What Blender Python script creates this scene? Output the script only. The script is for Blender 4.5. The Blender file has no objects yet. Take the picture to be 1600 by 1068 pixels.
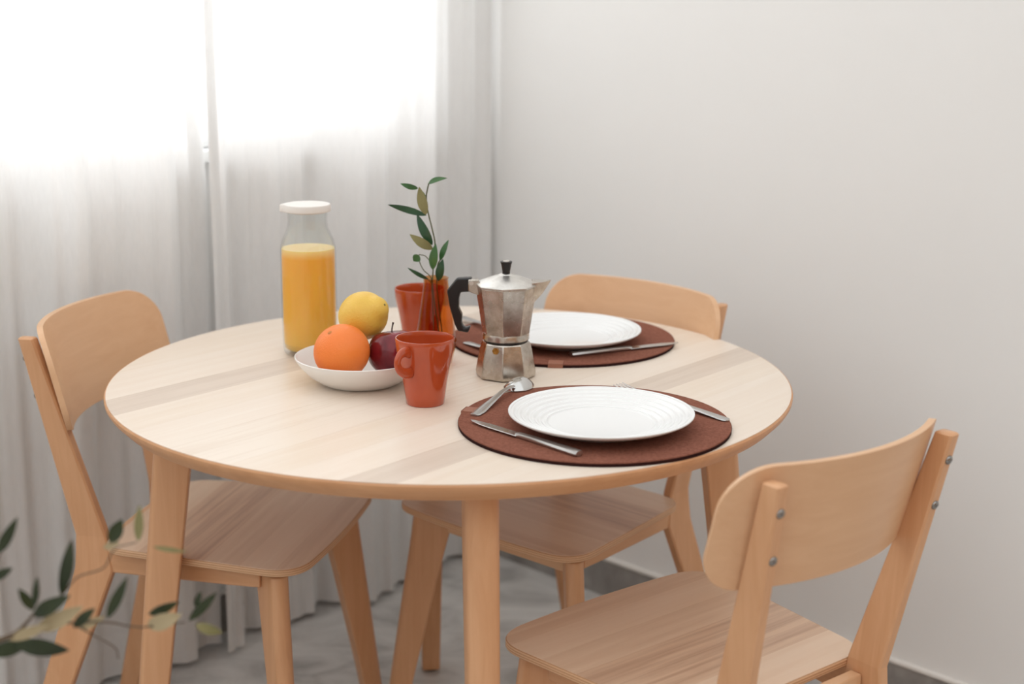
import bpy, bmesh, math, random
from mathutils import Vector, Matrix
random.seed(7)
SC = bpy.context.scene
COL = SC.collection
R = math.radians
# ------------------------------------------------------------------ camera
# World origin: on the floor under the middle of the round table, +Y away from the camera.
FPX = 2300.0
PITCH, ROLL = 0.233489, 0.0069225
CAM = Vector((0.09405, -2.22578, 1.32389))
cp, sp, cr, sr = math.cos(PITCH), math.sin(PITCH), math.cos(ROLL), math.sin(ROLL)
R0, U0, FW = Vector((1, 0, 0)), Vector((0, sp, cp)), Vector((0, cp, -sp))
RIGHT = R0 * cr + U0 * sr
UP = -R0 * sr + U0 * cr
cd = bpy.data.cameras.new('camera')
cam = bpy.data.objects.new('camera', cd)
COL.objects.link(cam)
M = Matrix((RIGHT, UP, -FW)).transposed().to_4x4()
M.translation = CAM
cam.matrix_world = M
cd.sensor_width = 36.0
cd.lens = FPX / 1600 * 36
cd.clip_start = 0.05
cd.dof.use_dof = True
cd.dof.focus_distance = 2.12
cd.dof.aperture_fstop = 2.8
SC.camera = cam

# ------------------------------------------------------------------ light
SC.view_settings.view_transform = 'Standard'
SC.view_settings.look = 'None'
SC.view_settings.exposure = 0.2
SC.view_settings.gamma = 1.0
SC.view_settings.use_curve_mapping = False
world = bpy.data.worlds.new('room_light')
SC.world = world
world.use_nodes = True
bg = world.node_tree.nodes['Background']
bg.inputs[0].default_value = (0.985, 1.0, 1.0, 1)
bg.inputs[1].default_value = 1.12

# room directions: the plain wall and the window wall meet at a corner behind the table
WA = R(-44.6)
E1 = Vector((math.cos(WA), math.sin(WA), 0))      # along the plain wall, away from the corner
NR = Vector((-math.sin(WA), math.cos(WA), 0))     # towards the plain wall
NW = -E1                                          # towards the window wall
D_R, D_W = 0.845, 0.84                            # distances of both walls from the table centre
def room(t, w, z):
    """t = distance towards the plain wall, w = distance towards the window wall"""
    return NR * t + NW * w + Vector((0, 0, z))

def area(name, loc, target, sx, sy, power, colour):
    l = bpy.data.lights.new(name, 'AREA')
    l.shape = 'RECTANGLE'; l.size = sx; l.size_y = sy; l.energy = power; l.color = colour
    o = bpy.data.objects.new(name, l); COL.objects.link(o)
    o.location = loc
    o.rotation_euler = (Vector(target) - Vector(loc)).to_track_quat('-Z', 'Y').to_euler()
    return o
area('daylight', room(-0.20, 1.42, 1.75), room(-0.20, 0, 1.75), 3.6, 2.2, 74, (0.95, 0.975, 1.0))

# ------------------------------------------------------------------ helpers
def ray(px, py):
    a, b = px - 800, py - 534
    return (RIGHT * a - UP * b + FW * FPX)
def at(px, py, z=0.74):
    d = ray(px, py); t = (z - CAM.z) / d.z
    return CAM + d * t
def aty(px, py, y):
    d = ray(px, py); t = (y - CAM.y) / d.y
    return CAM + d * t

def srgb(r, g, b):
    f = lambda c: (c / 255) / 12.92 if c / 255 <= .04045 else (((c / 255) + .055) / 1.055) ** 2.4
    return (f(r), f(g), f(b), 1)

def mat_new(name):
    m = bpy.data.materials.new(name); m.use_nodes = True
    nt = m.node_tree; nt.nodes.clear()
    out = nt.nodes.new('ShaderNodeOutputMaterial')
    return m, nt, out
def principled(nt, out, col=(.8, .8, .8, 1), rough=.5, metal=0., spec=.5, **kw):
    b = nt.nodes.new('ShaderNodeBsdfPrincipled')
    b.inputs['Base Color'].default_value = col
    b.inputs['Roughness'].default_value = rough
    b.inputs['Metallic'].default_value = metal
    b.inputs['Specular IOR Level'].default_value = spec
    for k, v in kw.items(): b.inputs[k.replace('_', ' ')].default_value = v
    nt.links.new(b.outputs[0], out.inputs[0])
    return b
def coords(nt, scale=(1, 1, 1), rot=(0, 0, 0), kind='Object'):
    tc = nt.nodes.new('ShaderNodeTexCoord'); mp = nt.nodes.new('ShaderNodeMapping')
    mp.inputs['Scale'].default_value = scale; mp.inputs['Rotation'].default_value = rot
    nt.links.new(tc.outputs[kind], mp.inputs[0])
    return mp.outputs[0]
def noise(nt, vec, scale=5, detail=4, rough=.5, dist=0):
    n = nt.nodes.new('ShaderNodeTexNoise')
    n.inputs['Scale'].default_value = scale; n.inputs['Detail'].default_value = detail
    n.inputs['Roughness'].default_value = rough; n.inputs['Distortion'].default_value = dist
    nt.links.new(vec, n.inputs['Vector'])
    return n.outputs['Fac']
def ramp(nt, fac, stops):
    r = nt.nodes.new('ShaderNodeValToRGB'); e = r.color_ramp.elements
    while len(e) < len(stops): e.new(.5)
    for el, (p, c) in zip(e, stops): el.position = p; el.color = c
    nt.links.new(fac, r.inputs[0])
    return r.outputs[0]
def bump(nt, b, fac, strength=.1, dist=.001):
    n = nt.nodes.new('ShaderNodeBump'); n.inputs['Strength'].default_value = strength
    n.inputs['Distance'].default_value = dist
    nt.links.new(fac, n.inputs['Height']); nt.links.new(n.outputs[0], b.inputs['Normal'])

def plain(name, col, rough=.5, metal=0., spec=.5, **kw):
    m, nt, out = mat_new(name); principled(nt, out, col, rough, metal, spec, **kw); return m

def wood(name, light, dark, axis='x', rot=0., rough=.38, spec=.5, contrast=(.35, .75), streak=1.0):
    m, nt, out = mat_new(name)
    b = principled(nt, out, light, rough, 0, spec)
    s = {'x': (1.2, 26 * streak, 26), 'y': (26 * streak, 1.2, 26), 'z': (26, 26, 1.2)}[axis]
    v = coords(nt, s, (0, 0, rot))
    f = noise(nt, v, 2.2, 6, .6, .6)
    c = ramp(nt, f, [(contrast[0], dark), (contrast[1], light)])
    nt.links.new(c, b.inputs['Base Color'])
    s2 = tuple(x * 6 if x > 2 else x * 3 for x in s)
    bump(nt, b, noise(nt, coords(nt, s2, (0, 0, rot)), 3, 3), .08, .0006)
    return m

W_LIGHT, W_DARK = srgb(229, 198, 166), srgb(216, 178, 142)
GR = R(50)                                        # direction of the table's grain
M_leg = wood('birch_upright', srgb(224, 174, 132), srgb(213, 160, 117), 'z')
M_side = wood('birch_lengthwise', srgb(224, 174, 132), srgb(210, 158, 115), 'y')
M_cross = wood('birch_crosswise', srgb(229, 187, 148), srgb(220, 175, 135), 'x', contrast=(.3, .8))
M_rim = wood('birch_rim', srgb(218, 166, 122), srgb(204, 150, 106), 'x', rough=.42)
M_ash = [wood('ash_pale', srgb(236, 222, 207), srgb(231, 214, 197), 'x', rough=.34),
         wood('ash_grey', srgb(220, 203, 187), srgb(208, 189, 172), 'x', rough=.34, contrast=(.3, .7)),
         wood('ash_mid', srgb(234, 219, 203), srgb(221, 201, 182), 'x', rough=.34, contrast=(.3, .55)),
         wood('ash_warm', srgb(235, 220, 204), srgb(229, 211, 192), 'x', rough=.34)]
M_seat = [wood('seat_pale', srgb(236, 210, 185), srgb(229, 199, 172), 'x', rough=.36),
          wood('seat_streak', srgb(223, 191, 163), srgb(196, 160, 134), 'x', rough=.36, contrast=(.36, .62), streak=1.3),
          wood('seat_mid', srgb(233, 205, 179), srgb(220, 188, 160), 'x', rough=.36)]

def ply_mat():
    m, nt, out = mat_new('plywood_edge')
    b = principled(nt, out, (.5, .4, .3, 1), .5)
    w = nt.nodes.new('ShaderNodeTexWave'); w.wave_type = 'BANDS'; w.bands_direction = 'Z'
    w.inputs['Scale'].default_value = 85; w.inputs['Distortion'].default_value = .3
    nt.links.new(coords(nt), w.inputs['Vector'])
    nt.links.new(ramp(nt, w.outputs['Fac'], [(.3, srgb(196, 150, 112)), (.6, srgb(224, 184, 146))]), b.inputs['Base Color'])
    return m
M_ply = ply_mat()
M_pad = plain('black_felt', srgb(52, 46, 42), .9)

def obj(name, me, mat, parent=None, bevel=0, segs=2, smooth=40):
    if isinstance(me, bmesh.types.BMesh):
        b = me; me = bpy.data.meshes.new(name)
        bmesh.ops.recalc_face_normals(b, faces=b.faces[:])
        b.to_mesh(me); b.free()
    if smooth:
        me.shade_smooth(); me.set_sharp_from_angle(angle=R(smooth))
    if mat and not me.materials: me.materials.append(mat)
    o = bpy.data.objects.new(name, me); COL.objects.link(o)
    if parent: o.parent = parent
    if bevel:
        md = o.modifiers.new('bevel', 'BEVEL'); md.width = bevel; md.segments = segs
        md.limit_method = 'ANGLE'; md.angle_limit = R(30); md.harden_normals = False
    return o
def thing(name, label, cat, loc=(0, 0, 0), rz=0., group=None):
    o = bpy.data.objects.new(name, None); COL.objects.link(o)
    o.empty_display_size = .05
    o.location = loc; o.rotation_euler = (0, 0, rz)
    tag(o, label, cat, group)
    return o
def tag(o, label=None, cat=None, group=None, kind=None):
    if label: o['label'] = label
    if cat: o['category'] = cat
    if group: o['group'] = group
    if kind: o['kind'] = kind
    return o
def copy_tree(o, parent=None):
    c = o.copy(); COL.objects.link(c)
    if parent is not None: c.parent = parent
    for ch in list(o.children): copy_tree(ch, c)
    return c

def bm_prism(poly, lo, hi, axis='z', bm=None):
    """polygon extruded between lo and hi along axis; poly holds the two other coordinates in xyz order"""
    bm = bm or bmesh.new()
    def P(a, b, c):
        return {'z': (a, b, c), 'x': (c, a, b), 'y': (a, c, b)}[axis]
    v0 = [bm.verts.new(P(a, b, lo)) for a, b in poly]
    v1 = [bm.verts.new(P(a, b, hi)) for a, b in poly]
    n = len(poly)
    bm.faces.new(v0); bm.faces.new(v1)
    for i in range(n): bm.faces.new((v0[i], v0[(i + 1) % n], v1[(i + 1) % n], v1[i]))
    return bm
def bm_loft(rings, cap=True, bm=None, closed=False):
    bm = bm or bmesh.new()
    vs = [[bm.verts.new(p) for p in r] for r in rings]
    n = len(vs[0])
    m = len(vs)
    for i in range(m if closed else m - 1):
        a, b = vs[i], vs[(i + 1) % m]
        for j in range(n): bm.faces.new((a[j], a[(j + 1) % n], b[(j + 1) % n], b[j]))
    if cap and not closed: bm.faces.new(vs[0]); bm.faces.new(vs[-1])
    return bm
def bm_lathe(prof, segs=64, bm=None, closed=False, phase=0.):
    """prof: (r, z); r = 0 ends close to a point"""
    bm = bm or bmesh.new()
    rows = []
    for r, z in prof:
        if r < 1e-6: rows.append([bm.verts.new((0, 0, z))])
        else: rows.append([bm.verts.new((r * math.cos(phase + 2 * math.pi * k / segs), r * math.sin(phase + 2 * math.pi * k / segs), z)) for k in range(segs)])
    idx = list(range(len(rows) - 1)) + ([len(rows) - 1] if closed else [])
    for i in idx:
        a, b = rows[i], rows[(i + 1) % len(rows)]
        if len(a) == 1 and len(b) == 1: continue
        for k in range(segs):
            k2 = (k + 1) % segs
            if len(a) == 1: bm.faces.new((a[0], b[k2], b[k]))
            elif len(b) == 1: bm.faces.new((a[k], a[k2], b[0]))
            else: bm.faces.new((a[k], a[k2], b[k2], b[k]))
    return bm
def bm_tube(pts, rad, segs=8, bm=None, flat=1.0, upv=None):
    """tube along points; rad number or list; flat squashes the second axis"""
    pts = [Vector(p) for p in pts]
    rads = rad if isinstance(rad, (list, tuple)) else [rad] * len(pts)
    rings = []; up = Vector(upv) if upv else Vector((0.13, 0.27, 1)).normalized()
    for i, p in enumerate(pts):
        t = (pts[min(i + 1, len(pts) - 1)] - pts[max(i - 1, 0)]).normalized()
        a = t.cross(up)
        if a.length < 1e-4: a = t.cross(Vector((1, 0, 0)))
        a.normalize(); b = a.cross(t).normalized()
        rings.append([p + (a * math.cos(2 * math.pi * k / segs) + b * math.sin(2 * math.pi * k / segs) * flat) * rads[i] for k in range(segs)])
    return bm_loft(rings, True, bm)
def bez(p0, p1, p2, n=8):
    p0, p1, p2 = map(Vector, (p0, p1, p2))
    return [p0 * (1 - t) ** 2 + p1 * 2 * t * (1 - t) + p2 * t * t for t in [k / n for k in range(n + 1)]]
def smooth_path(pts, n=6):
    """Catmull-Rom through points"""
    P = [Vector(p) for p in pts]; P = [P[0] * 2 - P[1]] + P + [P[-1] * 2 - P[-2]]
    out = []
    for i in range(1, len(P) - 2):
        for k in range(n):
            t = k / n
            out.append(.5 * ((2 * P[i]) + (P[i + 1] - P[i - 1]) * t + (2 * P[i - 1] - 5 * P[i] + 4 * P[i + 1] - P[i + 2]) * t * t + (3 * P[i] - P[i - 1] - 3 * P[i + 1] + P[i + 2]) * t ** 3))
    out.append(P[-2])
    return out
def clip(poly, n, d):
    """keep n.p <= d of a 2D polygon"""
    out = []
    for i in range(len(poly)):
        a, b = poly[i], poly[(i + 1) % len(poly)]
        da, db = n[0] * a[0] + n[1] * a[1] - d, n[0] * b[0] + n[1] * b[1] - d
        if da <= 0: out.append(a)
        if da * db < 0:
            t = da / (da - db); out.append((a[0] + (b[0] - a[0]) * t, a[1] + (b[1] - a[1]) * t))
    return out

# ------------------------------------------------------------------ room
def wall_mat():
    m, nt, out = mat_new('painted_plaster')
    b = principled(nt, out, srgb(232, 230, 227), .75, 0, .3)
    f = noise(nt, coords(nt), 1.6, 4)
    nt.links.new(ramp(nt, f, [(.3, srgb(239, 238, 236)), (.7, srgb(243, 242, 240))]), b.inputs['Base Color'])
    bump(nt, b, noise(nt, coords(nt), 40, 4), .05, .002)
    return m
M_wall = wall_mat()
def floor_mat():
    m, nt, out = mat_new('grey_stone_floor')
    b = principled(nt, out, (.4, .4, .4, 1), .45, 0, .4)
    f = noise(nt, coords(nt, (1, 1.6, 1), (0, 0, .5)), 5.5, 7, .62, .8)
    nt.links.new(ramp(nt, f, [(.30, srgb(150, 147, 143)), (.48, srgb(196, 193, 189)), (.66, srgb(214, 211, 207))]), b.inputs['Base Color'])
    return m
M_floor = floor_mat()
def skirt_mat():
    m, nt, out = mat_new('grey_stone_skirting')
    b = principled(nt, out, (.4, .4, .4, 1), .5, 0, .4)
    f = noise(nt, coords(nt), 14, 6, .6, .6)
    nt.links.new(ramp(nt, f, [(.3, srgb(132, 128, 124)), (.7, srgb(168, 164, 160))]), b.inputs['Base Color'])
    return m
M_skirt = skirt_mat()
M_bead = plain('white_bead', srgb(236, 232, 226), .5)
M_white = plain('white_lacquer', srgb(240, 240, 238), .4)

def room_box(bm, t0, t1, w0, w1, z0, z1):
    rings = [[room(t0, w0, z), room(t1, w0, z), room(t1, w1, z), room(t0, w1, z)] for z in (z0, z1)]
    return bm_loft(rings, True, bm)
HGT = 2.7
T_L, W_N = -4.6, -4.8          # how far both walls run on out of the picture
bm = room_box(None, T_L, D_R + .12, W_N, D_W + .12, -.05, 0)
o = tag(obj('floor', bm, M_floor, smooth=0), 'grey mottled stone floor under the table', kind='structure')
bm = room_box(None, D_R, D_R + .12, W_N, D_W + .12, 0, HGT)
tag(obj('wall_right', bm, M_wall, smooth=0), 'plain off-white painted wall', kind='structure')
WT0, WT1, WZ0, WZ1 = -1.75, 0.70, 1.02, 2.35
bm = bmesh.new()
room_box(bm, T_L, D_R, D_W, D_W + .12, 0, WZ0)
room_box(bm, T_L, D_R, D_W, D_W + .12, WZ1, HGT)
room_box(bm, T_L, WT0, D_W, D_W + .12, WZ0, WZ1)
room_box(bm, WT1, D_R, D_W, D_W + .12, WZ0, WZ1)
tag(obj('wall_left', bm, M_wall, smooth=0), 'white window wall behind the curtains', kind='structure')
M_wall2 = plain('tan_bounce_wall', srgb(200, 156, 118), .8, 0, .2)  # tan chosen to bounce orange light onto the right chair's back
bm = room_box(None, T_L - .12, T_L, W_N - .12, D_W + .12, 0, HGT)  # unseen wall, added to hold back light from the camera side
tag(obj('wall_unseen_front', bm, M_wall, smooth=0), 'unseen wall behind the viewer, added to dim that side', kind='structure')
bm = room_box(None, T_L, D_R + .12, W_N - .12, W_N, 0, HGT)  # unseen wall, added as a warm reflector opposite the window
tag(obj('wall_unseen_bounce', bm, M_wall2, smooth=0), 'unseen tan wall facing the window, added for warm bounce light', kind='structure')
# skirting along the plain wall and the window wall
sk = tag(obj('baseboard_right', room_box(None, D_R - .010, D_R, W_N, D_W - .013, 0, .086), M_skirt, smooth=0),
         'grey stone skirting with a white bead along the plain wall', kind='structure')
obj('white_bead', room_box(None, D_R - .013, D_R, W_N, D_W - .013, .086, .094), M_bead, sk, .002)
sk = tag(obj('baseboard_left', room_box(None, T_L, D_R, D_W - .010, D_W, 0, .086), M_skirt, smooth=0),
         'grey stone skirting behind the curtain hems', kind='structure')
obj('white_bead', room_box(None, T_L, D_R, D_W - .013, D_W, .086, .094), M_bead, sk, .002)
# window
def pane_mat():
    m, nt, out = mat_new('window_glass')
    g = nt.nodes.new('ShaderNodeBsdfGlossy'); g.inputs['Roughness'].default_value = .02
    t = nt.nodes.new('ShaderNodeBsdfTransparent'); mx = nt.nodes.new('ShaderNodeMixShader')
    lw = nt.nodes.new('ShaderNodeLayerWeight'); lw.inputs[0].default_value = .5
    pw = nt.nodes.new('ShaderNodeMath'); pw.operation = 'POWER'; pw.inputs[1].default_value = 4.0
    fr = nt.nodes.new('ShaderNodeMapRange'); fr.inputs[3].default_value = .02; fr.inputs[4].default_value = .75
    nt.links.new(lw.outputs['Facing'], pw.inputs[0]); nt.links.new(pw.outputs[0], fr.inputs[0])
    nt.links.new(fr.outputs[0], mx.inputs[0]); nt.links.new(t.outputs[0], mx.inputs[1]); nt.links.new(g.outputs[0], mx.inputs[2])
    nt.links.new(mx.outputs[0], out.inputs[0])
    return m
M_pane = pane_mat()
wf = bmesh.new()
wa, wb = D_W + .03, D_W + .085
room_box(wf, WT0, WT1, wa, wb, WZ0, WZ0 + .05); room_box(wf, WT0, WT1, wa, wb, WZ1 - .05, WZ1)
for t in (WT0, (WT0 + WT1) / 2 - .03, WT1 - .06): room_box(wf, t, t + .06, wa, wb, WZ0 + .05, WZ1 - .05)
win = tag(obj('window_1', wf, M_white, smooth=0), 'wide white framed window glowing behind the curtains', kind='structure')
for a, b_ in ((WT0 + .06, (WT0 + WT1) / 2 - .03), ((WT0 + WT1) / 2 + .03, WT1 - .06)):
    obj('pane', room_box(None, a, b_, D_W + .055, D_W + .06, WZ0 + .05, WZ1 - .05), M_pane, win, smooth=0)
obj('window_sill', room_box(None, WT0 - .03, WT1 + .03, D_W - .03, D_W + .03, WZ0 - .025, WZ0), M_white, win, .003)

# ------------------------------------------------------------------ curtains
def cloth_mat(name, trans, col):
    m, nt, out = mat_new(name)
    d = nt.nodes.new('ShaderNodeBsdfDiffuse'); t = nt.nodes.new('ShaderNodeBsdfTranslucent')
    mx = nt.nodes.new('ShaderNodeMixShader'); mx.inputs[0].default_value = trans
    f = noise(nt, coords(nt, (60, 60, 6)), 6, 3)
    c = ramp(nt, f, [(.3, tuple(x * .96 for x in col[:3]) + (1,)), (.7, col)])
    nt.links.new(c, d.inputs[0]); nt.links.new(c, t.inputs[0])
    nt.links.new(d.outputs[0], mx.inputs[1]); nt.links.new(t.outputs[0], mx.inputs[2])
    bp = nt.nodes.new('ShaderNodeBump'); bp.inputs['Strength'].default_value = .12; bp.inputs['Distance'].default_value = .004
    nt.links.new(noise(nt, coords(nt, (14, 14, 3)), 3, 4), bp.inputs['Height'])
    nt.links.new(bp.outputs[0], d.inputs['Normal'])
    nt.links.new(mx.outputs[0], out.inputs[0])
    return m
M_cloth = cloth_mat('curtain_linen', .33, (.95, .95, .945, 1))
W_C = 0.745
def fold(t, z, ph):
    g = 1 + .35 * max(0, 1 - z / 1.2)
    return g * (.016 * math.sin(t * 34 + ph + .35 * math.sin(z * 1.3)) + .010 * abs(math.sin(t * 29 + 1.7 * ph + .2 * z)) ** 3
                + .016 * math.sin(t * 12 + 2.1 * ph) + .0055 * math.sin(t * 95 + ph * 3 + .5 * z) + .0022 * math.sin(t * 187 + ph * 5 - .4 * z))
def curtain(name, t0, t1, ph, label, lean0=0., lean1=0., back=0.):
    th = thing(name, label, 'curtain', room((t0 + t1) / 2, W_C, 0), 0, 'white curtains over the window')
    org = th.location.copy()
    def P(u, z, off=0.):
        a = t0 + lean0 * (1.3 - z); b = t1 + lean1 * min(.32, 1.3 - z)
        t = a + (b - a) * u
        push = math.exp(-((t + .19) / .13) ** 2) * max(0, 1 - z / .95)        # cloth pushed back by the chair's rear leg
        w = W_C + back + fold(t0 + (t1 - t0) * u, z, ph) * (1 - .75 * push) + .062 * push
        return room(t, min(w, .824) + off, z) - org
    nu = max(60, int((t1 - t0) * 260)); zs = [.012 + 2.5 * (k / 44) ** 1.15 for k in range(45)]
    bm = bmesh.new()
    g = [[bm.verts.new(P(i / nu, z)) for i in range(nu + 1)] for z in zs]
    for j in range(len(zs) - 1):
        for i in range(nu): bm.faces.new((g[j][i], g[j][i + 1], g[j + 1][i + 1], g[j + 1][i]))
    obj('fabric', bm, M_cloth, th, smooth=180)
    # doubled side hems and bottom hem
    for u0, u1 in ((0, .028 / (t1 - t0)), (1 - .028 / (t1 - t0), 1)):
        bm = bmesh.new()
        g = [[bm.verts.new(P(u0 + (u1 - u0) * i / 5, z, -.003)) for i in range(6)] for z in zs]
        for j in range(len(zs) - 1):
            for i in range(5): bm.faces.new((g[j][i], g[j][i + 1], g[j + 1][i + 1], g[j + 1][i]))
        obj('side_hem', bm, M_cloth, th, smooth=180)
    bm = bmesh.new(); hz = [.012, .04, .07, .10]
    g = [[bm.verts.new(P(i / nu, z, -.0025)) for i in range(nu + 1)] for z in hz]
    for j in range(3):
        for i in range(nu): bm.faces.new((g[j][i], g[j][i + 1], g[j + 1][i + 1], g[j + 1][i]))
    obj('bottom_hem', bm, M_cloth, th, smooth=180)
    return th
curtain('curtain', -1.55, 0.049, .6, 'white sheer curtain at the left edge, hanging behind the left chair', 0, .058, -.012)
curtain('curtain', 0.056, 0.824, 2.3, 'white sheer curtain reaching the room corner, hanging behind the juice carafe', -.004, .0, .008)

# ------------------------------------------------------------------ round table
TR, TZ = .525, .74
tb = thing('round_table', 'round pale wooden dining table with four splayed legs', 'table')
prof = [(0, TZ - .027), (.500, TZ - .027), (.509, TZ - .0255), (.5215, TZ - .0125), (.5248, TZ - .007), (.5252, TZ - .003), (.5240, TZ - .0006), (.5225, TZ - .0012), (0, TZ - .0012)]
top = obj('table_top', bm_lathe(prof, 160), M_rim, tb, smooth=30)
circ = [(.5225 * math.cos(2 * math.pi * k / 180), .5225 * math.sin(2 * math.pi * k / 180)) for k in range(180)]
gd = (math.cos(GR), math.sin(GR))
edges = [-.53, -.37, -.300, -.238, -.165, -.088, -.02, .04, .125, .205, .281, .40, .53]
tones = [0, 3, 1, 0, 3, 2, 2, 0, 3, 1, 0, 3]
for i in range(len(edges) - 1):
    # strip in its own frame: x along the grain
    poly = [(x * gd[0] + y * gd[1], -x * gd[1] + y * gd[0]) for x, y in circ]
    poly = clip(poly, (0, 1), edges[i + 1] - .0001); poly = clip(poly, (0, -1), -edges[i] - .0001)
    s = obj('veneer_strip', bm_prism(poly, TZ - .0013, TZ), M_ash[tones[i]], top, smooth=0)
    s.rotation_euler = (0, 0, GR)
LEG_A = R(-82.6)
def table_leg(k):
    a = LEG_A + k * math.pi / 2
    rings = []
    # radial inner/outer, tangential half width, height
    for z, ri, ro, hw in ((0.004, .488, .531, .0175), (.25, .453, .502, .0205), (.62, .4035, .4625, .0222), (.7128, .391, .4495, .0225)):
        ring = []
        pts = [(ri, -hw), (ri, hw)]
        n = 6                                  # rounded outer side
        for q in range(n + 1):
            ang = math.pi / 2 - math.pi * q / n
            rr = hw * .55
            pts.append((ro - rr + rr * math.cos(ang), hw * math.sin(ang) if abs(math.sin(ang)) < .99 else hw * math.copysign(1, math.sin(ang))))
        for r, t in pts: ring.append((r * math.cos(a) - t * math.sin(a), r * math.sin(a) + t * math.cos(a), z))
        rings.append(ring)
    l = obj('leg', bm_loft(rings), M_leg, tb, .0025)
    c = Vector((math.cos(a), math.sin(a), 0)) * .509
    f = obj('foot_pad', bm_lathe([(0, 0), (.017, 0), (.017, .0038), (0, .0038)], 20), M_pad, l)
    f.location = c
for k in range(4): table_leg(k)

# ------------------------------------------------------------------ chairs
SEAT_Z = .452
def seat_outline():
    a, c, y0, y1, bow = .212, .172, -.178, .172, .012
    raw = [(-a, y1, .062), (-c, y0, .045), (c, y0, .045), (a, y1, .062)]
    pts = []
    n = len(raw)
    for i in range(n):
        p, q, s = Vector(raw[i - 1][:2]), Vector(raw[i][:2]), Vector(raw[(i + 1) % n][:2])
        r = raw[i][2]
        A, B = q + (p - q).normalized() * r, q + (s - q).normalized() * r
        for v in bez((*A, 0), (*q, 0), (*B, 0), 9): pts.append((v.x, v.y))
    out = []
    for x, y in pts:
        if y > .05: y += bow * (1 - (x / a) ** 2) * (y - .05) / .122
        out.append((x, y))
    # convex bowed front: add points between the two front corners
    i = max(range(len(out)), key=lambda k: out[k][0] if out[k][1] > .15 else -9)
    front_r, front_l = out[-1], out[0]
    for k in range(1, 8):
        x = front_r[0] + (front_l[0] - front_r[0]) * k / 8
        out.append((x, y1 + bow * (1 - (x / a) ** 2)))
    return out
def make_chair(label):
    th = thing('dining_chair', label, 'chair', group='dining chairs round the table')
    ol = seat_outline()
    seat = obj('seat', bm_prism(ol, SEAT_Z - .0125, SEAT_Z - .0008), M_ply, th, .002)
    ys = [-.2, -.105, -.045, .012, .075, .135, .2]
    for i, tn in enumerate((0, 1, 1, 2, 0, 2)):
        poly = clip(clip(ol, (0, 1), ys[i + 1] - .00005), (0, -1), -ys[i] - .00005)
        cx = sum(p[0] for p in poly) / len(poly); cy = sum(p[1] for p in poly) / len(poly)
        poly = [(x * .993, y if (abs(y - ys[i]) < .001 or abs(y - ys[i + 1]) < .001) else y * .993) for x, y in poly]
        obj('veneer_strip', bm_prism(poly, SEAT_Z - .0009, SEAT_Z), M_seat[tn], seat, smooth=0)
    # rear posts: the splayed lower leg, then the raked back post, jointed at seat height
    for s in (-1, 1):
        def quad(z, yr, yf, x, h=.0095, c=.0028):
            a_, b_ = s * x - h, s * x + h
            return [(a_ + c, yr, z), (b_ - c, yr, z), (b_, yr + c, z), (b_, yf - c, z), (b_ - c, yf, z), (a_ + c, yf, z), (a_, yf - c, z), (a_, yr + c, z)]
        l = obj('leg', bm_loft([quad(.004, -.348, -.312, .192), quad(.400, -.236, -.168, .140), quad(.430, -.234, -.173, .137), quad(.456, -.233, -.179, .135)]), M_leg, th)
        f = obj('foot_pad', bm_lathe([(0, 0), (.0095, 0), (.0095, .0038), (0, .0038)], 16), M_pad, l)
        f.location = (s * .192, -.330, 0)
        yr = lambda z: -.233 - .063 * (z - .456) / .333
        yf = lambda z: -.179 - .091 * (z - .456) / .333
        xc = lambda z: .135 + .0275 * (z - .456) / .333
        po = obj('back_post', bm_loft([quad(z, yr(z), yf(z), xc(z)) for z in (.456, .600, .787)] + [quad(.789, yr(.789) + .002, yf(.789) - .002, xc(.789), .0075)]), M_leg, th)
        for z in (.692, .754):
            n = Vector((0, -.319, -.064)).normalized()
            bt = obj('bolt', bm_lathe([(0, 0), (.0062, 0), (.0060, .0016), (.0044, .0032), (.0020, .0038), (.0016, .0028), (0, .0028)], 20), M_bolt, po)
            bt.location = (s * xc(z), yr(z), z)
            bt.rotation_euler = n.to_track_quat('Z', 'Y').to_euler()
        # side rail from rear leg to front leg
        rings = [[(s * x - .009, y, z0), (s * x + .009, y, z0), (s * x + .009, y, .4388), (s * x - .009, y, .4388)] for x, y, z0 in ((.136, -.185, .396), (.143, -.10, .398), (.156, .04, .402), (.160, .095, .404))]
        obj('side_rail', bm_loft(rings), M_side, th, .002)
        # front leg: a board set diagonally in the corner, wide at the top and tapering to a splayed foot
        u, v = Vector((s * .707, .707, 0)), Vector((-s * .707, .707, 0))
        rings = []
        for z, cx, cy, w, h in ((.004, .2215, .160, .036, .0135), (.10, .210, .150, .042, .0140), (.30, .180, .128, .058, .0150), (.385, .166, .118, .067, .0150), (.4315, .159, .113, .073, .0150)):
            c = Vector((s * cx, cy, z)); ring = []
            for a_, b_ in ((-w / 2, -h), (w / 2 - .010, -h), (w / 2 - .003, -h * .62), (w / 2, 0), (w / 2 - .003, h * .62), (w / 2 - .010, h), (-w / 2, h)):
                ring.append(c + u * a_ + v * b_)
            rings.append(ring)
        l = obj('leg', bm_loft(rings), M_leg, th, .0025)
        f = obj('foot_pad', bm_lathe([(0, 0), (.012, 0), (.012, .0038), (0, .0038)], 16), M_pad, l)
        f.location = (s * .2215, .160, 0)
    obj('front_rail', bm_prism([(-.140, .4388), (-.140, .392), (.140, .392), (.140, .4388)], .088, .106, 'y'), M_cross, th, .002)
    obj('rear_rail', bm_prism([(-.126, .4388), (-.126, .405), (.126, .405), (.126, .4388)], -.205, -.187, 'y'), M_cross, th, .002)
    # bent plywood backrest
    Rb, HW, zc, H, lean, tk = .34, .212, .722, .170, R(14.5), .0095
    yc = -.2865
    cor_t, cor_b = .060, .050
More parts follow.
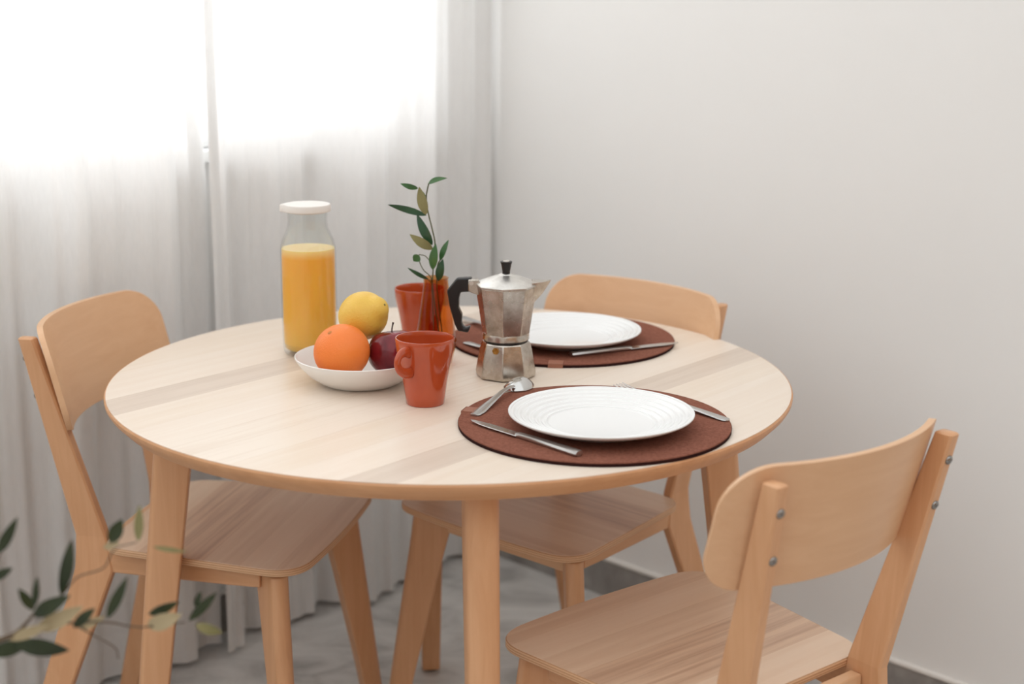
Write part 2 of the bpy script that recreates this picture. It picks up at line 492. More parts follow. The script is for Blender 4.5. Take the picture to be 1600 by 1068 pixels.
    def lim(s):
        e = HW - abs(s); lo, hi = -H / 2, H / 2
        if e < cor_t: hi -= cor_t - math.sqrt(max(0, cor_t ** 2 - (cor_t - e) ** 2))
        if e < cor_b: lo += cor_b - math.sqrt(max(0, cor_b ** 2 - (cor_b - e) ** 2))
        return lo, hi
    def pos(s, t, d):
        a = s / Rb
        nx, ny = -math.sin(a), math.cos(a)
        return (Rb * math.sin(a) + nx * d, yc + Rb * (1 - math.cos(a)) - t * math.sin(lean) + ny * d, zc + t * math.cos(lean))
    ss = []
    for k in range(12): ss.append(-HW + cor_t * (1 - math.cos(math.pi / 2 * k / 12)))
    for k in range(25): ss.append(-HW + cor_t + (2 * HW - 2 * cor_t) * k / 24)
    ss += [-x for x in reversed(ss[:12])]
    nt_ = 8
    bm = bmesh.new()
    G = []
    for d in (0, tk):
        g = []
        for s in ss:
            lo, hi = lim(s)
            g.append([bm.verts.new(pos(s, lo + (hi - lo) * j / nt_, d)) for j in range(nt_ + 1)])
        G.append(g)
    A, B = G
    for i in range(len(ss) - 1):
        for j in range(nt_):
            bm.faces.new((A[i][j], A[i + 1][j], A[i + 1][j + 1], A[i][j + 1]))
            bm.faces.new((B[i][j], B[i + 1][j], B[i + 1][j + 1], B[i][j + 1]))
        for j in (0, nt_): bm.faces.new((A[i][j], A[i + 1][j], B[i + 1][j], B[i][j]))
    for i in (0, len(ss) - 1):
        for j in range(nt_): bm.faces.new((A[i][j], A[i][j + 1], B[i][j + 1], B[i][j]))
    obj('backrest', bm, M_cross, th, .0018, 2, 50)
    return th
M_bolt = plain('steel_bolt', srgb(150, 146, 142), .22, 1.0)
ch = make_chair('pale wooden chair on the left, its back to the curtain')
chairs = [ch, copy_tree(ch), copy_tree(ch)]
chairs[1]['label'] = 'pale wooden chair behind the table, its back to the plain wall'
chairs[2]['label'] = 'pale wooden chair in the right foreground, seen from behind with two steel bolts'
for o, (x, y, a) in zip(chairs, ((-.360, .134, -11.9), (.1525, .2205, 228.25), (.3385, -.3310, 129.2))):
    o.location = (x, y, 0); o.rotation_euler = (0, 0, R(a - 90))

# ------------------------------------------------------------------ things on the table
def felt_mat():
    m, nt, out = mat_new('brown_felt')
    b = principled(nt, out, srgb(120, 74, 60), .95, 0, .1)
    f = noise(nt, coords(nt, (1, 1, 1)), 260, 4, .7)
    nt.links.new(ramp(nt, f, [(.3, srgb(118, 72, 58)), (.7, srgb(148, 97, 80))]), b.inputs['Base Color'])
    bump(nt, b, f, .4, .001)
    return m
M_felt = felt_mat()
M_felt_edge = plain('dark_felt_backing', srgb(48, 26, 24), .95, 0, .1)
M_tab = plain('tan_leather', srgb(158, 104, 82), .5)
M_china = plain('white_china', srgb(240, 240, 239), .12, 0, .5)
M_bowl = plain('white_stoneware', srgb(236, 233, 229), .25, 0, .5)

MAT_T = .006
def placemat(c, r, tab_px, label):
    th = thing('placemat', label, 'placemat', (c[0], c[1], TZ), 0, 'round brown felt placemats')
    obj('felt_top', bm_lathe([(0, .0042), (r - .0004, .0042), (r, .0046), (r - .0006, MAT_T), (0, MAT_T)], 128), M_felt, th)
    obj('backing', bm_lathe([(0, 0), (r, 0), (r + .0003, .0044), (0, .0041)], 128), M_felt_edge, th)
    q = at(*tab_px, TZ + MAT_T); a = math.atan2(q.y - c[1], q.x - c[0])
    w = .012
    bm = bmesh.new()
    for rr0, rr1, z0, z1 in ((r - .024, r + .0008, MAT_T, MAT_T + .0008), (r + .0002, r + .0016, .0002, MAT_T + .0008)):
        rings = [[(x * math.cos(a) - y * math.sin(a), x * math.sin(a) + y * math.cos(a), z) for x, y in ((rr0, -w), (rr1, -w), (rr1, w), (rr0, w))] for z in (z0, z1)]
        bm_loft(rings, True, bm)
    obj('leather_tab', bm, M_tab, th, smooth=0)
    return th
placemat((.209, -.263), .189, (737, 640), 'round brown felt placemat at the near edge of the table')
placemat((.181, .244), .192, (868, 568), 'round brown felt placemat on the far side, behind the coffee pot')

def plate_mesh():
    r1, h = .127, .0225
    top_ = [(0, .0055), (.070, .0055), (.0735, .0062)]
    n = 60
    for k in range(n + 1):
        u = k / n; r = .0745 + (.1262 - .0745) * u
        z = .0066 + (h - .0066) * (u ** 1.12)
        z += .00095 * math.cos(u * 2 * math.pi * 5.5) * (1 if u < .93 else max(0, (1 - u) / .07))
        top_.append((r, z))
    rim = [(.1270, h + .0003), (.1273, h - .0006), (.1266, h - .0018)]
    under = [(.1180, h - .0068), (.1000, .0098), (.0820, .0038), (.0760, .0012), (.0745, 0), (.0705, 0), (.0690, .0016), (0, .0016)]
    return bm_lathe(top_ + rim + under, 144)
pl = obj('dinner_plate', plate_mesh(), M_china, smooth=50)
tag(pl, 'white ridged dinner plate between knife and fork at the near edge', 'plate', 'white ridged dinner plates')
pl.location = (.2165, -.292, TZ + MAT_T)
p2 = pl.copy(); COL.objects.link(p2)
p2['label'] = 'white ridged dinner plate on the far side, behind the coffee pot'
q = at(885, 512, TZ + MAT_T + .0225); p2.location = (q.x, q.y, TZ + MAT_T)

# cutlery -----------------------------------------------------------
M_steel = plain('stainless_steel', srgb(205, 204, 202), .18, 1.0)
M_steel2 = plain('brushed_handle', srgb(196, 194, 192), .3, 1.0)
def bar_loft(sections):
    """sections: x, half width, z centre, half thickness -> closed loft along x"""
    rings = []
    for x, w, z, t in sections:
        rings.append([(x, w * c, z + t * s_) for c, s_ in ((1, 0), (.8, .75), (.3, 1), (-.3, 1), (-.8, .75), (-1, 0), (-.8, -.75), (-.3, -1), (.3, -1), (.8, -.75))])
    return bm_loft(rings)
def place_on(o, a, b, z):
    d = b - a
    o.location = (a.x, a.y, z); o.rotation_euler = (0, 0, math.atan2(d.y, d.x))
ZM = TZ + MAT_T
def knife(a, b, label, z=ZM + .0002):
    """a = blade tip, b = handle end"""
    L = (b - a).length
    th = thing('table_knife', label, 'knife', group='table knives')
    bl = bmesh.new()
    up, lo = [], []
    n = 16
    for k in range(n + 1):
        u = k / n; x = u * .47 * L
        up.append((x, .0072 * min(1, (u * 2.6) ** .6)))          # belly
        lo.append((x, -.0072 + .006 * (1 - min(1, u * 2.2)) ** 2))
    bm_prism(up + lo[::-1][:-1], .0024, .0040, 'z', bl)
    obj('blade', bl, M_steel, th, .0005, 1)
    h = [(.455 * L, .0056, .0036, .0030), (.50 * L, .0050, .0038, .0036), (.60 * L, .0052, .0040, .0039), (.85 * L, .0066, .0041, .0040), (.985 * L, .0074, .0040, .0038), (L, .0066, .0040, .0030)]
    obj('handle', bar_loft(h), M_steel2, th, 0)
    place_on(th, a, b, z)
    return th
knife(at(734, 659, ZM), at(905, 713, ZM), 'steel table knife lying in front of the near plate')
k2 = knife(at(1060, 538, ZM), at(892, 557, ZM), 'steel table knife beside the far plate, tip over the mat edge')
def spoon(a, b, label, z=ZM + .0002):
    """a = handle end, b = bowl tip"""
    L = (b - a).length
    th = thing('table_spoon', label, 'spoon', group='table spoons')
    h = [(0, .0052, .0016, .0011), (.004, .0078, .0017, .0013), (.02, .0085, .0020, .0014), (.3 * L, .0062, .0058, .0016), (.5 * L, .0042, .0098, .0018), (.63 * L, .0032, .0100, .0019), (.71 * L, .0042, .0082, .0016)]
    obj('handle', bar_loft(h), M_steel2, th)
    c, la, lb = .845 * L, .155 * L, .0215
    bm = bmesh.new(); rows = []
    nr, ns = 7, 36
    for side in (0, 1):
        for i in range(nr + 1):
            q = i / nr if side == 0 else 1 - i / nr
            row = []
            for k in range(ns):
                an = 2 * math.pi * k / ns
                egg = 1 + .10 * math.cos(an)
                x = c + la * q * math.cos(an); y = lb * q * math.sin(an) * (1 - .12 * math.cos(an))
                zz = .0012 + .0135 * (1 - q * q) + (.0011 if side == 0 else 0)
                row.append(bm.verts.new((x, y, zz)))
            rows.append(row)
    for i in range(len(rows) - 1):
        for k in range(ns): bm.faces.new((rows[i][k], rows[i][(k + 1) % ns], rows[i + 1][(k + 1) % ns], rows[i + 1][k]))
    bmesh.ops.remove_doubles(bm, verts=bm.verts[:], dist=1e-5)
    obj('bowl', bm, M_steel, th, smooth=60)
    place_on(th, a, b, z)
    return th
spoon(at(741, 650, ZM), at(824, 597, ZM), 'steel spoon lying left of the near plate, behind the knife')
s2 = at(722, 496, ZM)
spoon(s2, s2 + Vector((.40, -.916, 0)) * .195, 'steel spoon mostly hidden behind the coffee pot, beside the far plate')
def fork(a, b, label, z=ZM + .0002):
    """a = tine tips, b = handle end"""
    L = (b - a).length
    th = thing('table_fork', label, 'fork', group='table forks')
    hd = obj('head', bar_loft([(.045, .0110, .0048, .0009), (.052, .0122, .0038, .0010), (.062, .0120, .0035, .0011), (.075, .0070, .0062, .0013), (.084, .0036, .0085, .0016)]), M_steel, th)
    for k in range(4):
        y = (-1.5 + k) * .0063
        obj('tine', bar_loft([(0, .0008, .0105, .0006), (.012, .0013, .0082, .0008), (.032, .0016, .0056, .0009), (.048, .0018, .0045, .0010)]), M_steel, hd).location = (0, y, 0)
    h = [(.080, .0036, .0080, .0016), (.42 * L, .0034, .0075, .0018), (.55 * L, .0042, .0068, .0018), (.75 * L, .0062, .0045, .0016), (.95 * L, .0082, .0022, .0013), (.985 * L, .0076, .0018, .0012), (L, .0050, .0016, .0010)]
    obj('handle', bar_loft(h), M_steel2, th)
    place_on(th, a, b, z)
    return th
fb = at(1137, 658, ZM); fa = at(965, 610, ZM)
fork(fa, fb, 'steel fork lying behind the near plate, tines above its rim')
f2 = at(728, 536, ZM)
fork(f2 + Vector((.50, -.866, 0)) * .180, f2, 'steel fork mostly hidden behind the coffee pot, its handle on the far mat')

# carafe -----------------------------------------------------------
def thin_glass(name, tint=(1, 1, 1, 1), ior=1.45, rough=.02, boost=1.0):
    m, nt, out = mat_new(name)
    g = nt.nodes.new('ShaderNodeBsdfGlossy'); g.inputs['Roughness'].default_value = rough
    t = nt.nodes.new('ShaderNodeBsdfTransparent'); t.inputs[0].default_value = tint
    mx = nt.nodes.new('ShaderNodeMixShader')
    lw = nt.nodes.new('ShaderNodeLayerWeight'); lw.inputs[0].default_value = .5
    pw = nt.nodes.new('ShaderNodeMath'); pw.operation = 'POWER'; pw.inputs[1].default_value = 4.0
    fr = nt.nodes.new('ShaderNodeMapRange'); fr.inputs[3].default_value = .035; fr.inputs[4].default_value = .75
    nt.links.new(lw.outputs['Facing'], pw.inputs[0]); nt.links.new(pw.outputs[0], fr.inputs[0])
    nt.links.new(fr.outputs[0], mx.inputs[0]); nt.links.new(t.outputs[0], mx.inputs[1]); nt.links.new(g.outputs[0], mx.inputs[2])
    nt.links.new(mx.outputs[0], out.inputs[0])
    return m
M_glass = thin_glass('clear_glass', (.965, .972, .968, 1))
def juice_mat():
    m, nt, out = mat_new('orange_juice')
    b = principled(nt, out, srgb(246, 178, 62), .35, 0, .4)
    b.inputs['Subsurface Weight'].default_value = .5
    b.inputs['Subsurface Radius'].default_value = (.03, .015, .004)
    b.inputs['Subsurface Scale'].default_value = .6
    g = nt.nodes.new('ShaderNodeSeparateXYZ'); nt.links.new(coords(nt), g.inputs[0])
    mr = nt.nodes.new('ShaderNodeMapRange'); mr.inputs[1].default_value = 0; mr.inputs[2].default_value = .18
    nt.links.new(g.outputs['Z'], mr.inputs[0])
    nt.links.new(ramp(nt, mr.outputs[0], [(0, srgb(232, 190, 92)), (.25, srgb(240, 184, 76)), (.9, srgb(247, 178, 66)), (.97, srgb(250, 214, 140))]), b.inputs['Base Color'])
    return m
CA = at(485.5, 551)
ca = thing('juice_carafe', 'tall glass carafe of orange juice with a white lid', 'carafe', (CA.x, CA.y, TZ))
S = .0452
outer = [(0, 0), (.036, 0), (.0405, .0015), (.0435, .006), (.0445, .013), (S, .06), (S, .165), (.0445, .178), (.0415, .190), (.0365, .201), (.0330, .210), (.0318, .220), (.0322, .236)]
inner = [(r - .0022, z) for r, z in outer[::-1] if z > .012] + [(.040, .011), (.036, .0075), (0, .007)]
obj('glass_body', bm_lathe(outer + inner, 72), M_glass, ca, smooth=50)
jl = .1765
jp = [(0, .0074), (.036, .0078), (.0402, .0114), (S - .0027, .02)] + [(r - .0021, z) for r, z in outer if .05 < z < jl - .002] + [(.0428, jl), (0, jl)]
obj('juice', bm_lathe(jp, 72), juice_mat(), ca, smooth=40)
M_lid = plain('cream_plastic', srgb(228, 221, 214), .4)
lid = bm_lathe([(0, .2345), (.0300, .2345), (.0305, .2365), (.0375, .2365), (.0385, .2375), (.0385, .2455), (.0372, .2480), (.030, .2486), (0, .2486)], 64)
for v in lid.verts:                           # pouring lip
    a = math.atan2(v.co.y, v.co.x); dlt = abs((a - R(190) + math.pi) % (2 * math.pi) - math.pi)
    if v.co.z > .236 and math.hypot(v.co.x, v.co.y) > .033 and dlt < .32:
        k = (1 - dlt / .32); v.co.x *= 1 + .16 * k; v.co.y *= 1 + .16 * k
obj('lid', lid, M_lid, ca, smooth=40)

# fruit bowl and fruit --------------------------------------------------
BW = at(564.5, 597)
bo = obj('fruit_bowl', bm_lathe([(0, .006), (.048, .006), (.060, .009), (.078, .020), (.091, .033), (.0975, .0425), (.0992, .0438), (.1004, .0432), (.1003, .0418), (.0940, .0310), (.0800, .0160), (.0640, .0050), (.0560, .0008), (.0530, 0), (.0500, 0), (.0490, .0016), (0, .0016)], 96), M_bowl, smooth=50)
bo.location = (BW.x, BW.y, TZ)
tag(bo, 'shallow white bowl holding the fruit', 'bowl')
def peel_mat(name, c0, c1, scale, dist, rough=.42):
    m, nt, out = mat_new(name)
    b = principled(nt, out, c0, rough, 0, .5)
    b.inputs['Subsurface Weight'].default_value = .12
    b.inputs['Subsurface Radius'].default_value = (.01, .004, .001)
    b.inputs['Subsurface Scale'].default_value = .5
    f = noise(nt, coords(nt), 9, 4)
    nt.links.new(ramp(nt, f, [(.3, c0), (.7, c1)]), b.inputs['Base Color'])
    v = nt.nodes.new('ShaderNodeTexVoronoi'); v.inputs['Scale'].default_value = scale
    nt.links.new(coords(nt), v.inputs['Vector'])
    bump(nt, b, v.outputs['Distance'], .35, dist)
    return m
def fruit(name, label, loc, prof, mat, rot=(0, 0, 0), segs=48):
    th = thing(name, label, 'fruit', loc); th.rotation_euler = rot
    obj('peel', bm_lathe(prof, segs), mat, th, smooth=180)
    return th
ro = .0425
po = aty(534, 549, -.082)
n = 24
org = fruit('orange', 'bright orange at the front of the bowl, under the lemon', po,
            [(ro * math.sin(math.pi * k / n) if 0 < k < n else 0, -ro * .955 * math.cos(math.pi * k / n) - (.0016 if k == n else 0)) for k in range(n + 1)],
            peel_mat('orange_peel', srgb(240, 122, 42), srgb(246, 138, 58), 420, .0011), (R(25), R(-25), 0))
nv = obj('navel', bm_lathe([(0, ro * .953), (.0025, ro * .953), (.0035, ro * .945), (0, ro * .93)], 12), plain('orange_navel', srgb(196, 120, 56), .7), org)
rl = .0372
lp = []
for k in range(33):
    a = math.pi * k / 32
    x = -math.cos(a); r = math.sin(a)
    z = x * .0385
    if k in (0, 32): r = 0
    e = max(0, (x - .86) / .14)
    z += .0085 * e ** .7
    lp.append((rl * r ** .92 if r > 0 else 0, z))
pl_ = aty(567.5, 493, -.012)
dirL = (RIGHT * .74 + UP * .34 - FW * .55).normalized()
lem = fruit('lemon', 'yellow lemon lying on top of the orange and apple', pl_, lp, peel_mat('lemon_peel', srgb(228, 184, 74), srgb(238, 198, 90), 380, .0010), dirL.to_track_quat('Z', 'Y').to_euler())
obj('stem_scar', bm_lathe([(0, .0475), (.0016, .0473), (.0020, .0462), (0, .0450)], 10), plain('lemon_scar', srgb(120, 112, 60), .7), lem)
ra = .040
ap = []
for k in range(29):
    a = math.pi * k / 28
    r = ra * math.sin(a) * (1 + .05 * math.cos(a)); z = -ra * .93 * math.cos(a)
    d = math.hypot(r, 0)
    if k > 21: z -= .011 * (1 - r / (ra * math.sin(math.pi * 21 / 28))) ** 1.3
    if k < 4: z += .005 * (1 - r / (ra * math.sin(math.pi * 4 / 28)))
    ap.append((r if 0 < k < 28 else 0, z))
def apple_mat():
    m, nt, out = mat_new('apple_skin')
    b = principled(nt, out, srgb(110, 18, 30), .16, 0, .5)
    f = noise(nt, coords(nt, (9, 9, 1.5)), 5, 5)
    nt.links.new(ramp(nt, f, [(.3, srgb(88, 10, 24)), (.75, srgb(142, 32, 42))]), b.inputs['Base Color'])
    return m
pa = aty(615, 548.5, -.048)
app = fruit('apple', 'dark red apple behind the front mug, in the bowl', pa, ap, apple_mat(), (R(-8), R(-6), 0))
obj('stem', bm_tube(smooth_path([(0, 0, .024), (.001, 0, .034), (.004, .001, .044)], 3), [.0011] * 6 + [.0018], 8), plain('apple_stem', srgb(54, 30, 24), .7), app)
pb = aty(590, 556, .012)

# mugs -------------------------------------------------------------------
def glaze():
    m, nt, out = mat_new('terracotta_glaze')
    b = principled(nt, out, srgb(202, 92, 46), .12, 0, .5)
    b.inputs['Coat Weight'].default_value = .4; b.inputs['Coat Roughness'].default_value = .06
    f = noise(nt, coords(nt), 18, 3)
    nt.links.new(ramp(nt, f, [(.3, srgb(178, 71, 35)), (.7, srgb(187, 80, 41))]), b.inputs['Base Color'])
    return m
M_mug = glaze()
def mug(loc, az, label):
    th = thing('mug', label, 'mug', loc, 0, 'terracotta coloured mugs')
    o_ = [(0, .0022), (.0225, .0022), (.0240, 0), (.0268, 0), (.0280, .0012), (.0296, .014), (.0325, .034), (.0360, .054), (.0395, .070), (.0418, .082), (.0428, .092), (.0430, .0965), (.0424, .0982), (.0412, .0982), (.0404, .0966)]
    i_ = [(.0402, .090), (.0390, .080), (.0365, .068), (.0330, .052), (.0295, .032), (.0265, .014), (.0235, .0085), (0, .0075)]
    obj('body', bm_lathe(o_ + i_, 80), M_mug, th, smooth=50)
    path = smooth_path([(.0385, 0, .083), (.050, 0, .0865), (.0625, 0, .084), (.0685, 0, .0745), (.0640, 0, .0640), (.0520, 0, .0560), (.0350, 0, .0530)], 6)
    rad = [.0082 - .0018 * math.sin(math.pi * k / (len(path) - 1)) for k in range(len(path))]
    h = obj('handle', bm_tube(path, rad, 14, None, .62, (0, 1, 0)), M_mug, th, smooth=180)
    h.rotation_euler = (0, 0, az)
    return th
m1 = at(664.5, 629)
mug((m1.x, m1.y, TZ), R(-121), 'glossy terracotta mug in front, its handle towards the viewer')
m2 = at(656, 449, TZ + .098)
mug((m2.x, m2.y, TZ), R(60), 'glossy terracotta mug standing behind the amber vase')

# amber vase with an olive sprig ------------------------------------------
M_amber = thin_glass('amber_glass', (.88, .61, .36, 1), 1.55, .03)
V = Vector((at(682, 570).x, .075, TZ)); V.x = aty(681.5, 530, .075).x
va = thing('bud_vase', 'amber glass bud vase tapering to a narrow neck', 'vase', V)
vo = [(0, 0), (.022, 0), (.0245, .002), (.0285, .018), (.0325, .034), (.0332, .040), (.0318, .049), (.0262, .087), (.0215, .119), (.0196, .133), (.0196, .1385), (.0206, .1410), (.0198, .1415)]
vi = [(.0180, .1395), (.0176, .133), (.0196, .118), (.0242, .087), (.0298, .049), (.0310, .040), (.0303, .034), (.0265, .018), (.0225, .006), (0, .005)]
obj('glass_body', bm_lathe(vo + vi, 64), M_amber, va, smooth=35)

M_leaf = []
for nm, c0, c1, rg in (('leaf_green', srgb(52, 92, 52), srgb(76, 118, 66), .28), ('leaf_underside', srgb(122, 118, 74), srgb(142, 136, 92), .6), ('leaf_dark', srgb(34, 66, 44), srgb(52, 88, 58), .25), ('leaf_olive', srgb(26, 38, 16), srgb(48, 60, 26), .35), ('leaf_tan', srgb(168, 152, 118), srgb(184, 168, 134), .6)):
    m, nt, out = mat_new(nm); b = principled(nt, out, c0, rg)
    nt.links.new(ramp(nt, noise(nt, coords(nt), 30, 3), [(.3, c0), (.7, c1)]), b.inputs['Base Color'])
    M_leaf.append(m)
M_stem = plain('sprig_stem', srgb(92, 92, 58), .6)
def leaf_bm(a, b, w, side, bend=.12, thick=.0005):
    """lens shaped blade from a to b; side = direction across the blade; folded at the midrib, with thickness"""
    a, b = Vector(a), Vector(b); d = b - a; L = d.length; t = d.normalized()
    sd = (side - t * side.dot(t)).normalized(); nn = t.cross(sd).normalized()
    bm = bmesh.new(); n = 12; rows = []
    for k in range(n + 1):
        u = k / n
        wd = w / 2 * max(.03, math.sin(math.pi * u ** .85) ** .8)
        c = a + d * u + nn * (bend * L * math.sin(math.pi * u)) 
        rows.append([c - sd * wd + nn * wd * .22, c, c + sd * wd + nn * wd * .22])
    vt = [[bm.verts.new(p + nn * thick) for p in r] for r in rows]
    vb = [[bm.verts.new(p - nn * thick) for p in r] for r in rows]
    for k in range(n):
        for j in range(2):
            bm.faces.new((vt[k][j], vt[k + 1][j], vt[k + 1][j + 1], vt[k][j + 1]))
            bm.faces.new((vb[k][j], vb[k][j + 1], vb[k + 1][j + 1], vb[k + 1][j]))
        bm.faces.new((vt[k][0], vb[k][0], vb[k + 1][0], vt[k + 1][0]))
        bm.faces.new((vt[k][2], vt[k + 1][2], vb[k + 1][2], vb[k][2]))
    for k in (0, n):
        for j in range(2): bm.faces.new((vt[k][j], vt[k][j + 1], vb[k][j + 1], vb[k][j]))
    return bm
c7 = lambda x, y, dy=0.: aty(590 + x / 5.343, 260 + y / 5.343, V.y + dy)
sprig = thing('olive_sprig', 'olive sprig with slender green leaves standing in the amber vase', 'sprig', (V.x, V.y, TZ + .008))
so = sprig.location.copy()
def sp(pts, r=.0009): obj('stem', bm_tube([p - so for p in smooth_path(pts, 5)], r, 8), M_stem, sprig, smooth=180)
sp([Vector((V.x + .010, V.y + .004, TZ + .012)), c7(465, 1060), c7(462, 880), c7(480, 660), c7(455, 520), c7(430, 420), c7(412, 330), c7(407, 250), c7(416, 190, -.004), c7(428, 140, -.008)], .0011)
sp([Vector((V.x + .014, V.y - .002, TZ + .012)), c7(500, 1060), c7(495, 940), c7(500, 830), c7(522, 780)], .0010)
sp([Vector((V.x - .002, V.y + .002, TZ + .012)), c7(452, 1000), c7(440, 920), c7(385, 865), c7(352, 800), c7(345, 742)], .0008)
sp([c7(462, 800), c7(430, 780), c7(395, 745), c7(345, 735)], .0007)
sp([c7(452, 975), c7(420, 940, -.003)], .0008)
LV = [((424, 145), (580, 96), 36, 0, .22, -.010), ((338, 182), (190, 142), 38, 0, .16, -.004), ((405, 402), (347, 170), 72, 1, .05, -.004), ((408, 408), (85, 318), 48, 2, -.06, .0),
      ((458, 655), (328, 395), 66, 2, .10, .004), ((462, 690), (268, 566), 66, 1, .08, -.006), ((460, 860), (486, 645), 64, 0, .05, -.008), ((522, 785), (592, 612), 42, 0, .08, .0),
      ((508, 955), (546, 772), 62, 2, .05, -.008), ((345, 738), (300, 790), 62, 0, .1, -.002), ((425, 942), (250, 845), 30, 2, .06, -.008), ((345, 185), (407, 255), 14, 0, .02, 0)]
for (x0, y0), (x1, y1), w, mi, bend, dy in LV:
    a, b = c7(x0, y0, dy * .3), c7(x1, y1, dy)
    t = (b - a).normalized()
    side = t.cross(FW).normalized()
    nn = t.cross(side)
    bb = leaf_bm(a - so, b - so, w * 1.15 / 5.343 / 960, side + FW * .25, bend)
    obj('leaf', bb, M_leaf[mi], sprig, smooth=60)

# moka pot ----------------------------------------------------------------
def alu(name, c0, c1, rough):
    m, nt, out = mat_new(name)
    b = principled(nt, out, c0, rough, 1.0)
    f = noise(nt, coords(nt), 55, 6, .65)
    nt.links.new(ramp(nt, f, [(.35, c0), (.6, c1)]), b.inputs['Base Color'])
    f2 = noise(nt, coords(nt), 30, 4)
    mr = nt.nodes.new('ShaderNodeMapRange'); mr.inputs[3].default_value = rough - .08; mr.inputs[4].default_value = rough + .14
    nt.links.new(f2, mr.inputs[0]); nt.links.new(mr.outputs[0], b.inputs['Roughness'])
    bump(nt, b, f, .05, .0006)
    return m
M_alu = alu('worn_aluminium', srgb(176, 166, 154), srgb(204, 197, 188), .24)
M_alu_lid = alu('lid_aluminium', srgb(206, 202, 196), srgb(222, 219, 214), .30)
M_black = plain('black_bakelite', srgb(24, 22, 22), .35)
M_brass = plain('brass_valve', srgb(176, 132, 70), .3, 1.0)
PT = at(790, 586.5)
mk = thing('moka_pot', 'worn aluminium stovetop coffee pot with black handle', 'coffee pot', (PT.x, PT.y, TZ))
PH = R(-96)                                 # one edge of the octagon a little left of the viewer
q8 = lambda r: r / math.cos(math.pi / 8) * .97
obj('boiler', bm_lathe([(0, .001), (.040, 0), (q8(.0445), .002), (q8(.0452), .008), (q8(.0400), .040), (q8(.0362), .0555), (.0340, .0575), (0, .0575)], 8, None, False, PH), M_alu, mk, .0014, 2, 25)
obj('gasket', bm_lathe([(0, .0570), (.0345, .0570), (.0350, .0595), (0, .0600)], 64), M_black, mk)
obj('collar', bm_lathe([(0, .0594), (.0352, .0594), (.0368, .0606), (.0368, .0660), (.0355, .0700), (0, .0705)], 64), M_alu, mk, smooth=40)
body = [(0, .0690), (q8(.0352), .0690), (q8(.0358), .0745), (q8(.0400), .104), (q8(.0455), .140), (q8(.0462), .1435), (q8(.0440), .1440), (q8(.040), .130), (0, .128)]
obj('upper_chamber', bm_lathe(body, 8, None, False, PH), M_alu, mk, .0012, 2, 25)
lidm = obj('lid', bm_lathe([(0, .1436), (q8(.0470), .1436), (q8(.0478), .1462), (q8(.0455), .1482), (q8(.028), .1555), (q8(.011), .1605), (.009, .1625), (0, .1630)], 8, None, False, PH), M_alu_lid, mk, .0008, 2, 20)
obj('knob', bm_lathe([(0, .1615), (.0062, .1615), (.0058, .1650), (.0078, .1760), (.0092, .1800), (.0090, .1812), (0, .1816)], 24), M_black, lidm, smooth=40)
obj('knob_screw', bm_lathe([(0, .1812), (.0050, .1812), (.0045, .1830), (0, .1836)], 20), M_alu_lid, lidm, smooth=40)
# handle, in the plane through the axis that runs left to right in the picture
HX = lambda px: (px - 790) / 996
HZ = lambda py: (586.5 - py) / (996 * .972)
hp = [(737, 436), (714, 437.5), (699, 456), (703, 480), (711, 508), (716, 518), (732, 520), (735.5, 510), (726, 513), (721.5, 507), (722, 493), (717, 482), (717.5, 468), (720, 458.5), (737, 457)]
bm = bm_prism([(HX(a), HZ(b)) for a, b in hp], -.0078, .0078, 'y')
hd = obj('handle', bm, M_black, mk, .0025, 3)
hd.rotation_euler = (0, 0, R(-5))
hb = obj('hinge', bm_prism([(HX(a), HZ(b)) for a, b in ((732, 438), (748, 438), (750, 462), (742, 460), (732, 456))], -.0062, .0062, 'y'), M_alu, mk, .0015)
obj('hinge_pin', bm_tube([(HX(737), -.0085, HZ(443)), (HX(737), .0085, HZ(443))], .0032, 14), M_alu_lid, hb)
# spout: a pointed beak
sx0, tip = HX(829), HX(859)
z_t, z_b = HZ(440.5), HZ(478)
ring = [[(sx0, -.017, z_t), (sx0, .017, z_t), (sx0, .012, HZ(462)), (sx0, 0, z_b), (sx0, -.012, HZ(462))],
        [(HX(846), -.0095, z_t + .0004), (HX(846), .0095, z_t + .0004), (HX(846), .006, HZ(452)), (HX(846), 0, HZ(460)), (HX(846), -.006, HZ(452))],
        [(tip, -.0022, z_t + .0026), (tip, .0022, z_t + .0026), (tip - .0008, .0014, HZ(440)), (tip - .001, 0, HZ(441)), (tip - .0008, -.0014, HZ(440))]]
obj('spout', bm_loft(ring), M_alu, mk, .0008)
vd = Vector((math.cos(R(-114)), math.sin(R(-114)), 0))
vl = obj('safety_valve', bm_lathe([(0, 0), (.0056, 0), (.0056, .0022), (.0036, .0026), (.0034, .0050), (.0012, .0056), (0, .0050)], 6), M_brass, mk, smooth=30)
vl.location = vd * .0366 + Vector((0, 0, .0475)); vl.rotation_euler = vd.to_track_quat('Z', 'Y').to_euler()

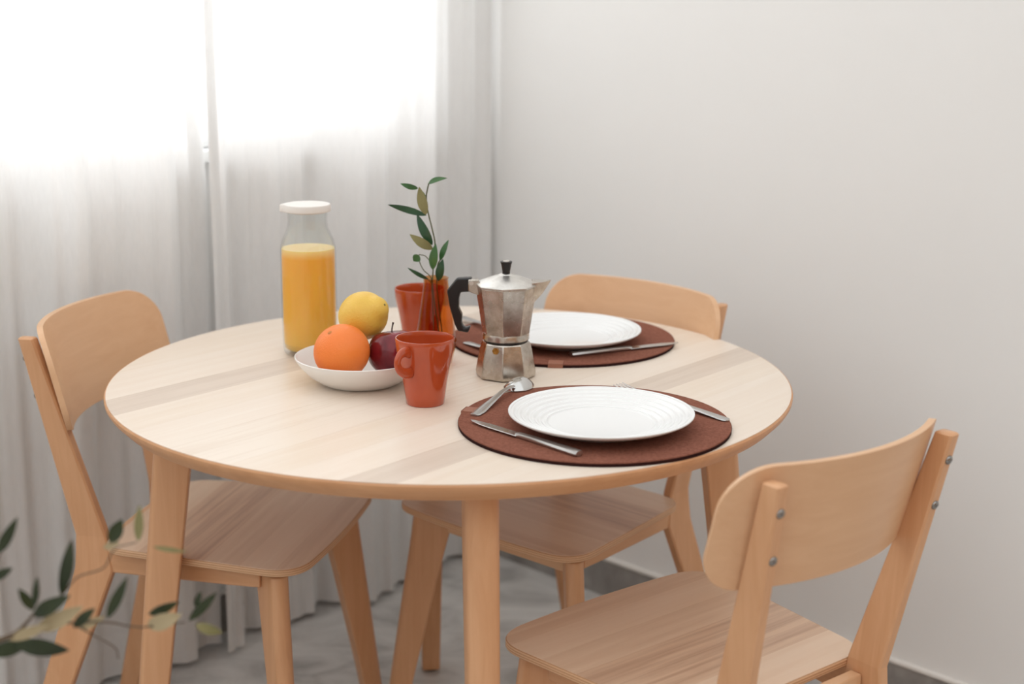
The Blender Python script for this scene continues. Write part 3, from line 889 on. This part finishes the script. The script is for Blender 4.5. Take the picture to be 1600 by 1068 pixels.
# ------------------------------------------------------------------ olive plant in the left foreground
PY = -.86
cf = lambda x, y, dy=0.: aty(x / 3.467, 760 + y / 3.467, PY + dy)
M_bark = plain('olive_bark', srgb(92, 76, 58), .8)
M_clay = plain('grey_clay_pot', srgb(172, 160, 148), .8)
M_soil = plain('dark_soil', srgb(58, 46, 38), .95)
root = Vector((cf(-330, 900).x, PY + .05, 0))
tree = thing('olive_plant', 'leafy olive branch reaching in from the left foreground, out of focus', 'plant', root)
obj('pot', bm_lathe([(0, 0), (.075, 0), (.080, .004), (.102, .19), (.106, .20), (.104, .205), (.096, .205), (.092, .185), (0, .183)], 48), M_clay, tree, smooth=40)
obj('soil', bm_lathe([(0, .183), (.0925, .184), (.0925, .188), (.05, .192), (0, .193)], 32), M_soil, tree, smooth=60)
def br(pts, r0, r1):
    pp = smooth_path(pts, 6); n_ = len(pp)
    obj('branch', bm_tube([p - root for p in pp], [r0 + (r1 - r0) * k / (n_ - 1) for k in range(n_)], 10), M_bark, tree, smooth=180)
br([root + Vector((0, 0, .18)), root + Vector((.01, .01, .40)), root + Vector((-.01, 0, .60)), cf(-230, 900, .02), cf(-60, 850), cf(90, 790), cf(190, 680)], .008, .0013)
br([cf(90, 790), cf(230, 760), cf(400, 735), cf(590, 735, .02), cf(760, 760, .04), cf(1000, 735, .06)], .0016, .0007)
br([cf(190, 700), cf(330, 590), cf(420, 490, .02), cf(560, 440, .03), cf(620, 340, .03), cf(740, 300, .05)], .0011, .0006)
br([cf(-60, 850), cf(-80, 600), cf(-40, 480), cf(0, 350)], .0018, .0008)
br([cf(400, 740), cf(500, 800, .03), cf(620, 870, .04), cf(640, 930, .04)], .0009, .0006)
FL = [((-10, 360), (95, 165), 56, 3, 0), ((-40, 500), (66, 440), 50, 3, 0), ((330, 585), (388, 288), 66, 3, 0), ((182, 668), (100, 552), 50, 3, 0), ((185, 650), (200, 488), 38, 3, 0), ((185, 700), (380, 588), 78, 3, -.01),
      ((200, 775), (450, 648), 86, 4, .0), ((398, 760), (515, 658), 56, 3, 0), ((580, 712), (690, 488), 56, 3, .01), ((-60, 905), (180, 828), 84, 3, 0), ((80, 848), (375, 885), 92, 3, 0), ((50, 830), (270, 745), 60, 4, 0),
      ((598, 305), (662, 175), 72, 3, .02), ((560, 330), (650, 300), 40, 4, .03), ((750, 295), (756, 100), 50, 1, .04), ((830, 325), (1015, 352), 26, 1, .05), ((805, 690), (970, 622), 52, 3, .05), ((800, 755), (985, 690), 88, 4, .05),
      ((1025, 725), (1175, 572), 50, 3, .06), ((1060, 650), (1090, 565), 34, 3, .07), ((1060, 745), (1205, 790), 60, 1, .06), ((430, 770), (570, 700), 44, 4, .02)]
for (x0, y0), (x1, y1), w, mi, dy in FL:
    a, b = cf(x0, y0, dy), cf(x1, y1, dy + random.uniform(-.012, .012))
    t = (b - a).normalized(); side = t.cross(FW).normalized()
    obj('leaf', leaf_bm(a - root, b - root, w * 1.12 / 3.467 / 1640, side + FW * random.uniform(-.4, .4), random.uniform(-.06, .1)), M_leaf[mi], tree, smooth=60)
